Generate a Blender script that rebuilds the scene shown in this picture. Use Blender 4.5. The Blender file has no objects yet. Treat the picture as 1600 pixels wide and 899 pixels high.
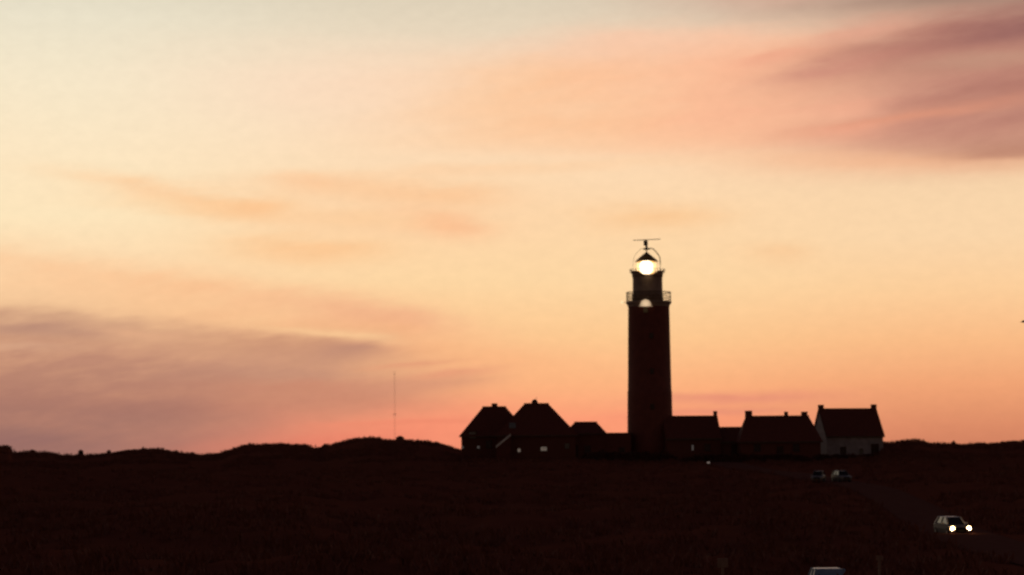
import bpy, bmesh, math, random
import numpy as np
from mathutils import Vector, Matrix, noise as mnoise

random.seed(7)
SC = bpy.context.scene
COL = SC.collection
R = math.radians

# ------------------------------------------------------------------ camera
FPX = 3640.0                      # focal length in pixels of a 1600 px wide frame
PITCH = math.atan((712 - 449.5) / FPX)
ROLL = R(0.4)
cam_data = bpy.data.cameras.new("camera")
cam = bpy.data.objects.new("camera", cam_data)
COL.objects.link(cam)
cam_data.sensor_width = 36.0
cam_data.lens = FPX / 1600 * 36.0
cam_data.clip_start = 0.1
cam_data.clip_end = 60000
cam_rot = Matrix.Rotation(math.pi / 2 + PITCH, 3, 'X') @ Matrix.Rotation(-ROLL, 3, 'Z')
cam.matrix_world = cam_rot.to_4x4()
cam_data.dof.use_dof = True       # the phone's focus sits a little short of the tower
cam_data.dof.focus_distance = 75.0
cam_data.dof.aperture_fstop = 1.0
SC.camera = cam


def ray(px, py):
    d = cam_rot @ Vector(((px - 800) / FPX, (449.5 - py) / FPX, -1))
    return d.normalized()


def P(px, py, D):
    """world point seen at a pixel of the photograph, at distance D along Y"""
    d = ray(px, py)
    return d * (D / d.y)


# ------------------------------------------------------------------ colour management
SC.view_settings.view_transform = 'Standard'
SC.view_settings.look = 'None'
SC.view_settings.exposure = 0.0
SC.view_settings.gamma = 1.0
SC.cycles.filter_width = 2.0
SC.cycles.use_denoising = True
SC.cycles.max_bounces = 6


def lin(c):
    out = []
    for v in c[:3]:
        v = v / 255.0
        out.append(v / 12.92 if v <= 0.04045 else ((v + 0.055) / 1.055) ** 2.4)
    return (out[0], out[1], out[2], 1.0)


# ------------------------------------------------------------------ world: dusk sky
world = bpy.data.worlds.new("World")
SC.world = world
world.use_nodes = True
wt = world.node_tree
wt.nodes.clear()


class NG:
    """small expression builder for shader nodes"""
    def __init__(self, tree):
        self.t = tree

    def m(self, op, a, b=None, c=None, clamp=False):
        n = self.t.nodes.new('ShaderNodeMath')
        n.operation = op
        n.use_clamp = clamp
        for i, v in enumerate((a, b, c)):
            if v is None:
                continue
            if isinstance(v, (int, float)):
                n.inputs[i].default_value = v
            else:
                self.t.links.new(v, n.inputs[i])
        return n.outputs[0]

    def xyz(self, x, y, z):
        n = self.t.nodes.new('ShaderNodeCombineXYZ')
        for i, v in enumerate((x, y, z)):
            if isinstance(v, (int, float)):
                n.inputs[i].default_value = v
            else:
                self.t.links.new(v, n.inputs[i])
        return n.outputs[0]

    def noise(self, vec, scale, detail=4, rough=0.55):
        n = self.t.nodes.new('ShaderNodeTexNoise')
        n.inputs['Scale'].default_value = scale
        n.inputs['Detail'].default_value = detail
        n.inputs['Roughness'].default_value = rough
        self.t.links.new(vec, n.inputs['Vector'])
        return n.outputs['Fac']

    def ramp(self, fac, stops, interp='EASE'):
        n = self.t.nodes.new('ShaderNodeValToRGB')
        n.color_ramp.interpolation = interp
        el = n.color_ramp.elements
        stops = sorted(stops)
        while len(el) < len(stops):
            el.new(0.5)
        for e, (p, c) in zip(el, stops):
            e.position = p
        for e, (p, c) in zip(el, stops):
            e.color = c
        self.t.links.new(fac, n.inputs[0])
        return n.outputs[0]

    def mix(self, fac, a, b, blend='MIX'):
        n = self.t.nodes.new('ShaderNodeMix')
        n.data_type = 'RGBA'
        n.blend_type = blend
        n.clamp_factor = True
        for sock, v in ((n.inputs[0], fac), (n.inputs[6], a), (n.inputs[7], b)):
            if isinstance(v, (int, float)):
                sock.default_value = v
            elif isinstance(v, tuple):
                sock.default_value = v
            else:
                self.t.links.new(v, sock)
        return n.outputs[2]


g = NG(wt)
tc = wt.nodes.new('ShaderNodeTexCoord')
sep = wt.nodes.new('ShaderNodeSeparateXYZ')
wt.links.new(tc.outputs['Generated'], sep.inputs[0])
sx, sy, sz = sep.outputs
el_ = g.m('ARCSINE', sz)
az_ = g.m('ARCTAN2', sx, sy)
# azimuth and elevation of the sky, measured in 1/3640 radian, counted from (800, 712)
U0 = g.m('MULTIPLY_ADD', az_, FPX, 800.0)
V0 = g.m('MULTIPLY_ADD', el_, -FPX, 712.0)


def uv(px, py):
    d = ray(px, py)
    return 800 + FPX * math.atan2(d.x, d.y), 712 - FPX * math.asin(d.z)


# streaky turbulence: long along the horizon, thin in elevation
nv1 = g.xyz(g.m('MULTIPLY', U0, 1 / 420.0), g.m('MULTIPLY_ADD', U0, 0.0016, g.m('MULTIPLY', V0, 1 / 95.0)), 0.3)
n1 = g.noise(nv1, 1.0, 3, 0.5)
nv2 = g.xyz(g.m('MULTIPLY', U0, 1 / 260.0), g.m('MULTIPLY', V0, 1 / 42.0), 7.3)
n2 = g.noise(nv2, 1.0, 4, 0.55)
nv3 = g.xyz(g.m('MULTIPLY', U0, 1 / 130.0), g.m('MULTIPLY_ADD', U0, 0.006, g.m('MULTIPLY', V0, 1 / 28.0)), 17.3)
n3 = g.noise(nv3, 1.0, 4, 0.6)
U = g.m('ADD', U0, g.m('MULTIPLY', g.m('SUBTRACT', n1, 0.5), 240.0))
V = g.m('ADD', V0, g.m('ADD', g.m('MULTIPLY', g.m('SUBTRACT', n2, 0.5), 34.0),
                        g.m('MULTIPLY', g.m('SUBTRACT', n3, 0.5), 12.0)))

SPAN = 3400.0
def tv(py):
    return (712.0 - py) / SPAN

TV = g.m('DIVIDE', g.m('SUBTRACT', 712.0, V0), SPAN, clamp=True)
HIGH = [(-350, (176, 168, 160)), (-800, (120, 118, 128)), (-1500, (76, 80, 98)), (-2600, (46, 50, 70))]
LEFT = [(712, (216, 136, 108)), (640, (232, 160, 122)), (560, (248, 190, 142)), (480, (253, 208, 158)), (420, (253, 218, 174)),
        (340, (253, 229, 188)), (240, (252, 230, 194)), (130, (246, 231, 201)), (30, (234, 225, 201)), (-60, (214, 206, 184))]
MID = [(712, (250, 146, 112)), (660, (252, 158, 118)), (600, (253, 180, 128)), (530, (253, 200, 144)),
       (440, (253, 214, 163)), (330, (253, 215, 171)), (220, (252, 220, 184)), (130, (250, 220, 190)),
       (50, (230, 214, 188)), (-60, (214, 202, 180))]
RIGHT = [(712, (206, 126, 95)), (670, (220, 140, 103)), (610, (240, 163, 116)), (540, (249, 187, 134)),
         (460, (252, 206, 155)), (380, (250, 213, 169)), (300, (249, 214, 172)), (220, (250, 208, 168)),
         (100, (232, 196, 165)), (-60, (196, 176, 158))]
def mk(stops):
    return g.ramp(TV, [(tv(p), lin(c)) for p, c in stops + HIGH], 'LINEAR')
rl, rm, rr = mk(LEFT), mk(MID), mk(RIGHT)
def smooth(x, a, b):
    n = wt.nodes.new('ShaderNodeMapRange')
    n.interpolation_type = 'SMOOTHSTEP'
    wt.links.new(x, n.inputs[0])
    n.inputs[1].default_value = a
    n.inputs[2].default_value = b
    return n.outputs[0]
sky = g.mix(smooth(U0, 80.0, 720.0), rl, rm)
sky = g.mix(smooth(U0, 960.0, 1500.0), sky, rr)

# ---- clouds: (centre x, y, spread left, right, spread up, down, slope, curve, colour, opacity, texture, hardness)
def cloud(base, px, py, sl, sr, su, sd, slope, curve, colr, op, tex=0.5, p=2, q=2):
    u0, v0 = uv(px, py)
    du = g.m('SUBTRACT', U, u0)
    pos = g.m('GREATER_THAN', du, 0.0)
    su_ = g.m('MULTIPLY_ADD', pos, sr - sl, sl)
    vc = g.m('MULTIPLY', du, g.m('MULTIPLY_ADD', du, curve, slope))
    dv = g.m('SUBTRACT', g.m('SUBTRACT', V, v0), vc)
    below = g.m('GREATER_THAN', dv, 0.0)
    sv_ = g.m('MULTIPLY_ADD', below, sd - su, su)
    eu = g.m('POWER', g.m('ABSOLUTE', g.m('DIVIDE', du, su_)), float(q))
    ev = g.m('POWER', g.m('ABSOLUTE', g.m('DIVIDE', dv, sv_)), float(p))
    mask = g.m('EXPONENT', g.m('MULTIPLY', g.m('ADD', eu, ev), -1.0))
    t = g.m('MULTIPLY_ADD', g.m('SUBTRACT', n3, 0.5), tex * 2.2, 1.0)
    t = g.m('MULTIPLY_ADD', g.m('SUBTRACT', n2, 0.5), tex * 1.6, t)
    fac = g.m('MULTIPLY', g.m('MULTIPLY', mask, t), op, clamp=True)
    return g.mix(fac, base, lin(colr))

CLOUDS = [
    # pale peach veil over the middle
    (560, 130, 260, 200, 60, 70, 0, 0, (251, 220, 192), .6, .3),
    (900, 165, 230, 500, 80, 72, 0, 0, (252, 200, 154), .85, .3, 6),
    (1150, 130, 230, 420, 82, 104, 0, 0, (252, 187, 150), .9, .25, 6),
    (1000, 60, 230, 200, 30, 40, -.05, 0, (250, 200, 168), .6, .3),
    # big pink brown mass at the upper right
    (1500, 155, 230, 900, 140, 98, -.05, 0, (214, 153, 130), .92, .3, 4),
    (1620, 135, 220, 900, 150, 112, -.05, 0, (184, 127, 112), .8, .3, 4),
    (1400, 250, 240, 500, 16, 22, .02, 0, (250, 190, 148), .7, .2),
    (1440, 70, 170, 300, 36, 30, -.20, 0, (174, 116, 103), .75, .3),
    (1285, 108, 80, 110, 10, 12, -.16, 0, (205, 140, 122), .8, .3),
    (1600, 40, 120, 500, 28, 24, -.10, 0, (142, 94, 92), .8, .3),
    (1530, 95, 120, 300, 12, 14, -.10, 0, (186, 134, 114), .6, .3),
    (1600, 135, 170, 400, 22, 18, -.18, 0, (178, 120, 106), .6, .3),
    (1400, 185, 160, 200, 10, 12, -.12, 0, (226, 152, 122), .7, .3),
    (1590, 238, 150, 500, 20, 16, .0, 0, (178, 122, 104), .7, .3),
    (1500, -8, 330, 700, 80, 24, -.03, 0, (152, 122, 108), .85, .3),
    (1180, -2, 160, 160, 30, 24, 0, 0, (214, 172, 150), .7, .3),
    (1530, 92, 90, 300, 10, 13, -.08, 0, (196, 148, 126), .7, .3),
    (1345, 165, 90, 70, 14, 18, -.08, 0, (250, 178, 146), .5, .3),
    (1350, 203, 80, 70, 12, 14, -.05, 0, (248, 172, 140), .4, .3),
    (1205, 90, 60, 60, 8, 12, -.10, 0, (240, 168, 138), .6, .3),
    (1330, 50, 70, 60, 14, 14, -.15, 0, (226, 160, 136), .5, .3),
    # orange wisps left of centre
    (620, 325, 220, 200, 48, 50, .02, 0, (252, 207, 162), .65, .4, 4),
    (360, 322, 170, 80, 16, 24, .06, 0, (252, 206, 156), .7, .4, 4),
    (230, 292, 130, 90, 14, 14, .12, 0, (252, 208, 162), .9, .4),
    (400, 324, 110, 60, 21, 21, .10, 0, (252, 198, 146), .9, .4),
    (485, 285, 60, 70, 12, 14, .03, 0, (252, 200, 154), .7, .4),
    (690, 302, 180, 100, 17, 17, .06, 0, (251, 201, 154), .9, .4),
    (690, 350, 60, 70, 19, 20, .10, 0, (251, 188, 142), .95, .4),
    (580, 345, 160, 120, 16, 20, .02, 0, (252, 206, 158), .7, .4),
    (470, 392, 120, 120, 20, 20, 0, 0, (252, 200, 148), .9, .3),
    (1030, 338, 75, 80, 17, 21, .02, 0, (250, 200, 148), .85, .3),
    (1215, 393, 50, 50, 14, 17, 0, 0, (249, 203, 154), .8, .3),
    (820, 262, 240, 260, 10, 10, -.04, 0, (252, 205, 160), .5, .4),
    # lower left bank
    (330, 452, 500, 330, 26, 50, .14, 0, (250, 196, 148), .85, .4),
    (550, 490, 100, 170, 22, 30, .16, 0, (240, 176, 136), .85, .4),
    (640, 545, 260, 260, 30, 40, .16, 0, (252, 182, 130), .7, .4),
    (120, 605, 900, 390, 102, 300, .06, 0, (192, 139, 115), .95, .5, 3, 4),
    (490, 568, 240, 150, 44, 52, .04, 0, (198, 144, 119), .85, .3, 4),
    (60, 500, 400, 260, 14, 14, .06, 0, (200, 152, 124), .6, .5),
    (430, 530, 150, 120, 16, 20, .05, 0, (202, 146, 116), .7, .5),
    (540, 545, 60, 60, 10, 12, .05, 0, (190, 138, 116), .6, .4),
    (520, 620, 240, 120, 26, 34, .0, 0, (206, 140, 112), .85, .3, 4),
    (640, 600, 80, 80, 10, 12, -.05, 0, (214, 148, 118), .6, .4),
    (200, 640, 600, 280, 48, 44, .05, 0, (168, 116, 102), .65, .3),
    (60, 700, 700, 350, 50, 90, .02, 0, (146, 104, 99), .8, .25),
    (60, 518, 200, 110, 10, 11, .04, 0, (184, 138, 118), .7, .4),
    (20, 541, 160, 90, 5, 7, .03, 0, (216, 166, 134), .7, .4),
    (230, 521, 60, 70, 7, 8, .05, 0, (226, 172, 134), .7, .5),
    (490, 517, 90, 110, 6, 8, .12, 0, (251, 202, 150), .8, .3),
    # salmon glow low in the gap
    (620, 678, 230, 200, 40, 30, -.06, 0, (252, 150, 116), .85, .2),
    (470, 700, 160, 200, 26, 30, -.06, 0, (226, 122, 100), .6, .2),
    (620, 658, 130, 120, 5, 6, -.05, 0, (238, 138, 108), .7, .4),
    (650, 567, 60, 60, 4, 5, -.08, 0, (226, 152, 118), .6, .3),
    (660, 585, 50, 70, 6, 6, -.08, 0, (228, 150, 118), .6, .3),
    (1130, 622, 120, 140, 9, 9, -.02, 0, (232, 146, 118), .8, .3),
    (1100, 645, 110, 90, 7, 7, -.03, 0, (222, 140, 116), .6, .3),
    (1000, 655, 120, 160, 14, 18, 0, 0, (252, 152, 116), .5, .3),
]
for c in CLOUDS:
    sky = cloud(sky, *c)

nm = g.noise(g.xyz(g.m('MULTIPLY', U0, 1 / 26.0), g.m('MULTIPLY', V0, 1 / 15.0), 3.1), 1.0, 3, .6)
mott = g.m('MULTIPLY_ADD', g.m('SUBTRACT', nm, .5), .10, 1.0)
sky = g.mix(1.0, sky, g.xyz(mott, mott, mott), 'MULTIPLY')

# thin streaks everywhere beyond the part of sky in view, of the same tones
nv4 = g.xyz(g.m('MULTIPLY', sx, 3.0), g.m('MULTIPLY', sy, 3.0), g.m('MULTIPLY', sz, 14.0))
n4 = g.noise(nv4, 1.3, 5, 0.55)
outx = g.m('ABSOLUTE', g.m('SUBTRACT', U0, 800.0))
outm = g.m('MAXIMUM', smooth(outx, 950.0, 2200.0), smooth(V0, -150.0, -1100.0))
outc = g.m('MULTIPLY', g.m('MULTIPLY', smooth(n4, 0.48, 0.72), outm), 0.55)
sky = g.mix(outc, sky, lin((150, 100, 98)))

# the glow dies away from the sunset side; the far side is the Nishita sky of a sun at the horizon
SUN_AZ = R(2.0)
SUN_EL = R(-2.0)
nish = wt.nodes.new('ShaderNodeTexSky')
nish.sky_type = 'NISHITA'
nish.sun_disc = False
nish.sun_elevation = SUN_EL
nish.sun_rotation = SUN_AZ
dot = g.m('ADD', g.m('MULTIPLY', sx, math.sin(SUN_AZ)), g.m('MULTIPLY', sy, math.cos(SUN_AZ)))
fall = g.ramp(g.m('MULTIPLY_ADD', dot, 0.5, 0.5),
              [(0.0, (.20, .185, .185, 1)), (0.4, (.24, .225, .225, 1)), (0.6, (.32, .30, .30, 1)), (0.8, (.48, .46, .46, 1)),
               (0.92, (.76, .75, .75, 1)), (0.972, (1, 1, 1, 1)), (1.0, (1, 1, 1, 1))], 'EASE')
sky = g.mix(1.0, sky, fall, 'MULTIPLY')
nmul = g.mix(1.0, nish.outputs[0], (0.05, 0.05, 0.05, 1), 'MULTIPLY')
far = g.mix(1.0, nmul, g.mix(fall, (1, 1, 1, 1), (0, 0, 0, 1)), 'MULTIPLY')
sky = g.mix(1.0, sky, far, 'ADD')
bg = wt.nodes.new('ShaderNodeBackground')
wt.links.new(sky, bg.inputs[0])
bg.inputs[1].default_value = 1.0
wo = wt.nodes.new('ShaderNodeOutputWorld')
wt.links.new(bg.outputs[0], wo.inputs[0])
world.cycles.sampling_method = 'MANUAL'
world.cycles.sample_map_resolution = 512

# ------------------------------------------------------------------ sun: already at the horizon behind the tower
sun_d = bpy.data.lights.new("sun", 'SUN')
sun_d.energy = 0.04
sun_d.angle = R(4.0)
sun_d.color = (1.0, 0.5, 0.3)
sun_o = bpy.data.objects.new("sun", sun_d)
COL.objects.link(sun_o)
sd = Vector((math.sin(SUN_AZ), math.cos(SUN_AZ), math.sin(R(0.5))))
sun_o.rotation_euler = sd.to_track_quat('Z', 'Y').to_euler()


# ------------------------------------------------------------------ materials
def mat(name, col, col2=None, rough=0.8, metal=0.0, scale=2.0, bump=0.0, emit=None, estr=0.0, spec=0.3, stretch=(1, 1, 1)):
    m_ = bpy.data.materials.new(name)
    m_.use_nodes = True
    t = m_.node_tree
    b = t.nodes['Principled BSDF']
    gg = NG(t)
    b.inputs['Roughness'].default_value = rough
    b.inputs['Metallic'].default_value = metal
    b.inputs['Specular IOR Level'].default_value = spec
    tcn = t.nodes.new('ShaderNodeTexCoord')
    mp = t.nodes.new('ShaderNodeMapping')
    mp.inputs['Scale'].default_value = stretch
    t.links.new(tcn.outputs['Object'], mp.inputs[0])
    nf = gg.noise(mp.outputs[0], scale, 6, 0.6)
    c2 = col2 or tuple(v * 0.65 for v in col)
    cc = gg.mix(gg.ramp(nf, [(0.35, (0, 0, 0, 1)), (0.65, (1, 1, 1, 1))], 'LINEAR'), tuple(col) + (1,), tuple(c2) + (1,))
    t.links.new(cc, b.inputs['Base Color'])
    if bump:
        bn = t.nodes.new('ShaderNodeBump')
        bn.inputs['Strength'].default_value = bump
        t.links.new(nf, bn.inputs['Height'])
        t.links.new(bn.outputs[0], b.inputs['Normal'])
    if emit:
        b.inputs['Emission Color'].default_value = tuple(emit) + (1,)
        b.inputs['Emission Strength'].default_value = estr
    return m_


def brickmat(name, c1, c2, mortar, scale=1.0, bw=0.22, rh=0.065, rough=0.9):
    m_ = bpy.data.materials.new(name)
    m_.use_nodes = True
    t = m_.node_tree
    b = t.nodes['Principled BSDF']
    b.inputs['Roughness'].default_value = rough
    b.inputs['Specular IOR Level'].default_value = 0.2
    tcn = t.nodes.new('ShaderNodeTexCoord')
    gg = NG(t)
    s = t.nodes.new('ShaderNodeSeparateXYZ')
    t.links.new(tcn.outputs['Object'], s.inputs[0])
    v = gg.xyz(gg.m('ADD', s.outputs[0], gg.m('MULTIPLY', s.outputs[1], 0.7)), s.outputs[2], 0.0)
    br = t.nodes.new('ShaderNodeTexBrick')
    br.inputs['Scale'].default_value = scale
    br.inputs['Brick Width'].default_value = bw
    br.inputs['Row Height'].default_value = rh
    br.inputs['Mortar Size'].default_value = 0.008
    br.inputs['Color1'].default_value = tuple(c1) + (1,)
    br.inputs['Color2'].default_value = tuple(c2) + (1,)
    br.inputs['Mortar'].default_value = tuple(mortar) + (1,)
    t.links.new(v, br.inputs['Vector'])
    nf = gg.noise(tcn.outputs['Object'], 0.6, 6, 0.6)
    cc = gg.mix(gg.m('MULTIPLY', nf, 0.6), br.outputs[0], tuple(x * 0.5 for x in c1) + (1,))
    t.links.new(cc, b.inputs['Base Color'])
    return m_


M = {}
M['red_paint'] = mat('red_tower_paint', (.20, .054, .038), (.155, .042, .03), .75, scale=.8, bump=.1)
M['grey_metal'] = mat('grey_painted_iron', (.36, .26, .21), (.26, .19, .15), .55, scale=1.2)
M['dark_metal'] = mat('dark_iron', (.12, .075, .05), (.08, .05, .035), .6, scale=2)
M['mast'] = mat('galvanised_mast_steel', (.45, .3, .25), (.4, .27, .22), .6, scale=1)
M['roof_metal'] = mat('weathered_copper_roof', (.16, .085, .04), (.1, .06, .03), .5, scale=2)
M['tile'] = mat('roof_tiles_brown', (.165, .042, .028), (.12, .032, .022), .85, scale=3, bump=.3)
M['brick'] = brickmat('red_brick_wall', (.18, .048, .032), (.14, .038, .026), (.18, .09, .07))
M['dark_plaster'] = mat('tarred_plaster', (.16, .045, .032), (.11, .032, .024), .9, scale=1.5, bump=.2)
M['white_plaster'] = mat('limewashed_wall', (.37, .33, .35), (.24, .21, .22), .9, scale=1.2, bump=.2)
M['white_board'] = mat('white_painted_board', (.80, .78, .76), (.68, .66, .64), .7, scale=3)
M['dark_wood'] = mat('dark_stained_wood', (.07, .028, .02), (.045, .02, .015), .8, scale=4, stretch=(1, 1, 8))
M['grey_wood'] = mat('weathered_grey_wood', (.28, .17, .13), (.2, .12, .09), .85, scale=5, stretch=(6, 6, 1))
M['glass'] = mat('window_glass', (.03, .03, .035), (.02, .02, .025), .12, scale=1, spec=.4)
M['sky_glass'] = mat('painted_sky_pane', (.22, .23, .21), (.14, .14, .13), .2, scale=2, spec=.5)  # pale base colour stands in for sky reflected in the panes
M['window_lit'] = mat('lit_window_pane', (.5, .45, .4), None, .6, emit=(1.0, .78, .62), estr=.11)
M['window_dim'] = mat('dimly_lit_window_pane', (.4, .4, .4), None, .6, emit=(1.0, .85, .78), estr=.05)
M['tower_lamp'] = mat('gallery_floodlight_glow', (.8, .75, .65), None, .6, emit=(1.0, .70, .42), estr=.74)
M['bracket_glow'] = mat('painted_bracket_glow', (.3, .22, .12), None, .6, emit=(1.0, .7, .3), estr=.01)  # faint emission stands in for lamplight falling on the bracket
def flood_mat():
    m_ = bpy.data.materials.new('floodlit_lamp_glass')
    m_.use_nodes = True
    t = m_.node_tree
    gg = NG(t)
    b = t.nodes['Principled BSDF']
    b.inputs['Base Color'].default_value = (.5, .4, .3, 1)
    tcn = t.nodes.new('ShaderNodeTexCoord')
    sp = t.nodes.new('ShaderNodeSeparateXYZ')
    t.links.new(tcn.outputs['Object'], sp.inputs[0])
    d = gg.m('ADD', gg.m('POWER', gg.m('ABSOLUTE', gg.m('DIVIDE', sp.outputs[0], 1.0)), 2.0),
             gg.m('POWER', gg.m('ABSOLUTE', gg.m('DIVIDE', gg.m('SUBTRACT', sp.outputs[2], .45), .95)), 2.0))
    b.inputs['Emission Color'].default_value = (1.0, .70, .42, 1)
    t.links.new(gg.m('MULTIPLY', gg.m('EXPONENT', gg.m('MULTIPLY', d, -.9)), .80), b.inputs['Emission Strength'])
    return m_
M['tower_lamp'] = flood_mat()
M['bulb'] = mat('small_bulb', (.8, .8, .7), None, .6, emit=(1.0, .78, .42), estr=1.0)
M['lens'] = mat('burning_lens', (.9, .9, .8), None, .3, emit=(1.0, .88, .62), estr=2.4)
M['headlight'] = mat('headlight_lamp', (.9, .9, .9), None, .2, emit=(1.0, .60, .24), estr=18.0)
M['sand'] = mat('dune_sand', (.40, .15, .10), (.25, .08, .05), .95, scale=.4)
M['tyre'] = mat('tyre_rubber', (.02, .012, .01), None, .9)
M['rim'] = mat('wheel_rim', (.3, .28, .28), None, .4, metal=.6)
M['car_glass'] = mat('car_glass', (.02, .02, .02), None, .08, spec=.5)
M['car_sky_glass'] = mat('painted_sky_car_glass', (.24, .34, .50), (.18, .26, .38), .4, scale=1.5)  # blue base colour imitates the sky's reflection in the car windows
M['tail'] = mat('tail_lamp_red', (.3, .02, .02), None, .3)
M['plate'] = mat('dull_number_plate', (.16, .13, .06), None, .5)
M['bark'] = mat('bark', (.06, .025, .018), None, .9)
M['leaf'] = mat('scrub_leaf', (.10, .032, .02), (.06, .024, .014), .9, scale=8)
M['marram'] = mat('marram_grass_blade', (.18, .056, .035), (.155, .048, .03), .9, scale=1.5)
M['feather'] = mat('bird_feather', (.12, .09, .07), None, .8)


def paint(name, col, rough=.35):
    return mat(name, col, tuple(v * .92 for v in col), rough, scale=1.0, spec=.5)


def bloom_volume():  # radial emission that imitates glare around the lamp
    m_ = bpy.data.materials.new('lamp_bloom_emission')
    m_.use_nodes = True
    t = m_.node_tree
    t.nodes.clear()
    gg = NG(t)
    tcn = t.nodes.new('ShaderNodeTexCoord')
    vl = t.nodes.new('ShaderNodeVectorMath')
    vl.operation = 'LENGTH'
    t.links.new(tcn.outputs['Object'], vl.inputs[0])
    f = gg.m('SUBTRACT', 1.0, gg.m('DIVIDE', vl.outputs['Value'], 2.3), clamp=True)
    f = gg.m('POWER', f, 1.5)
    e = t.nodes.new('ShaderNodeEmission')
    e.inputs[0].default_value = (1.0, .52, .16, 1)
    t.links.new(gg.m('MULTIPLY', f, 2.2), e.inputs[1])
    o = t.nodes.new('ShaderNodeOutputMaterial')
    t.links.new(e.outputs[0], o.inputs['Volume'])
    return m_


# ------------------------------------------------------------------ mesh helpers
class MB:
    def __init__(self):
        self.v, self.f = [], []

    def add(self, vs, fs):
        n = len(self.v)
        self.v += [tuple(p) for p in vs]
        self.f += [tuple(i + n for i in f) for f in fs]
        return self

    def box(self, x0, x1, y0, y1, z0, z1):
        return self.add([(x0, y0, z0), (x1, y0, z0), (x1, y1, z0), (x0, y1, z0), (x0, y0, z1), (x1, y0, z1), (x1, y1, z1), (x0, y1, z1)],
                        [(0, 3, 2, 1), (4, 5, 6, 7), (0, 1, 5, 4), (1, 2, 6, 5), (2, 3, 7, 6), (3, 0, 4, 7)])

    def lathe(self, prof, n=32, cx=0, cy=0, close=True):
        """profile [(r,z)...] from bottom to top"""
        vs, fs = [], []
        for r, z in prof:
            for k in range(n):
                a = 2 * math.pi * k / n
                vs.append((cx + r * math.cos(a), cy + r * math.sin(a), z))
        for i in range(len(prof) - 1):
            for k in range(n):
                k2 = (k + 1) % n
                fs.append((i * n + k, i * n + k2, (i + 1) * n + k2, (i + 1) * n + k))
        if close:
            fs.append(tuple(range(n - 1, -1, -1)))
            fs.append(tuple((len(prof) - 1) * n + k for k in range(n)))
        return self.add(vs, fs)

    def tube(self, pts, r, n=8, r2=None, closed=False):
        pts = [Vector(p) for p in pts]
        vs, fs = [], []
        N = len(pts)
        up = Vector((0, 0, 1))
        for i, p in enumerate(pts):
            if closed:
                d = pts[(i + 1) % N] - pts[i - 1]
            else:
                d = pts[min(i + 1, N - 1)] - pts[max(i - 1, 0)]
            d.normalize()
            a = d.cross(up)
            if a.length < 1e-3:
                a = Vector((1, 0, 0))
            a.normalize()
            b = a.cross(d)
            rr = r if r2 is None else r + (r2 - r) * i / (N - 1)
            for k in range(n):
                t = 2 * math.pi * k / n
                vs.append(p + a * rr * math.cos(t) + b * rr * math.sin(t))
        for i in range(N if closed else N - 1):
            j = (i + 1) % N
            for k in range(n):
                k2 = (k + 1) % n
                fs.append((i * n + k, j * n + k, j * n + k2, i * n + k2))
        if not closed:
            fs.append(tuple(range(n)))
            fs.append(tuple((N - 1) * n + k for k in range(n - 1, -1, -1)))
        return self.add(vs, fs)

    def prism(self, poly, y0, y1):
        """poly [(x,z)] extruded along y"""
        n = len(poly)
        vs = [(x, y0, z) for x, z in poly] + [(x, y1, z) for x, z in poly]
        fs = [tuple(range(n)), tuple(range(2 * n - 1, n - 1, -1))]
        for i in range(n):
            j = (i + 1) % n
            fs.append((i, i + n, j + n, j))
        return self.add(vs, fs)

    def prism_x(self, poly, x0, x1):
        """poly [(y,z)] extruded along x"""
        n = len(poly)
        vs = [(x0, y, z) for y, z in poly] + [(x1, y, z) for y, z in poly]
        fs = [tuple(range(n)), tuple(range(2 * n - 1, n - 1, -1))]
        for i in range(n):
            j = (i + 1) % n
            fs.append((i, i + n, j + n, j))
        return self.add(vs, fs)

    def build(self, name, m_, parent=None, smooth=False, bevel=0):
        me = bpy.data.meshes.new(name)
        me.from_pydata(self.v, [], self.f)
        bm = bmesh.new()
        bm.from_mesh(me)
        bmesh.ops.recalc_face_normals(bm, faces=bm.faces)
        if bevel:
            bmesh.ops.bevel(bm, geom=bm.edges[:], offset=bevel, segments=1, affect='EDGES')
        bm.to_mesh(me)
        bm.free()
        if smooth:
            for p in me.polygons:
                p.use_smooth = True
        me.materials.append(m_)
        o = bpy.data.objects.new(name, me)
        COL.objects.link(o)
        if parent:
            o.parent = parent
        return o


def tag(o, label=None, cat=None, group=None, kind=None):
    if label: o['label'] = label
    if cat: o['category'] = cat
    if group: o['group'] = group
    if kind: o['kind'] = kind
    return o


def empty(name, loc, rz=0.0, **k):
    o = bpy.data.objects.new(name, None)
    COL.objects.link(o)
    o.location = loc
    o.rotation_euler = (0, 0, rz)
    o.empty_display_size = 1
    return tag(o, **k)


def copy_tree(o, parent=None):
    c = o.copy()
    COL.objects.link(c)
    c.parent = parent
    for ch in list(o.children):
        copy_tree(ch, c)
    return c


# ------------------------------------------------------------------ terrain
CREST_PX = [(-260, 706), (-120, 699), (-40, 701), (0, 701), (14, 702), (20, 709), (34, 708), (50, 707), (60, 708.5), (78, 709), (92, 712), (130, 713),
            (165, 710), (185, 706), (205, 703), (245, 703), (268, 707), (310, 712), (338, 711), (360, 704), (385, 696),
            (440, 695.5), (478, 697), (490, 701), (500, 702), (520, 696), (545, 689), (575, 684.5), (592, 686), (603, 689.5),
            (625, 687.5), (660, 691), (690, 696), (705, 700), (720, 704), (800, 706), (1000, 707), (1200, 706), (1290, 706), (1370, 700), (1382, 692),
            (1395, 693), (1406, 690.5), (1437, 689.5), (1455, 694), (1485, 694.5), (1500, 697), (1530, 695), (1560, 694.5),
            (1580, 692.5), (1600, 693), (1700, 697), (1800, 690), (1960, 695)]
RC = 440.0
_ca, _cz = [], []
for px, py in CREST_PX:
    p = P(px, py, RC)
    _ca.append(math.atan2(p.x, p.y))
    _cz.append(p.z * RC / math.hypot(p.x, p.y))


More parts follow.
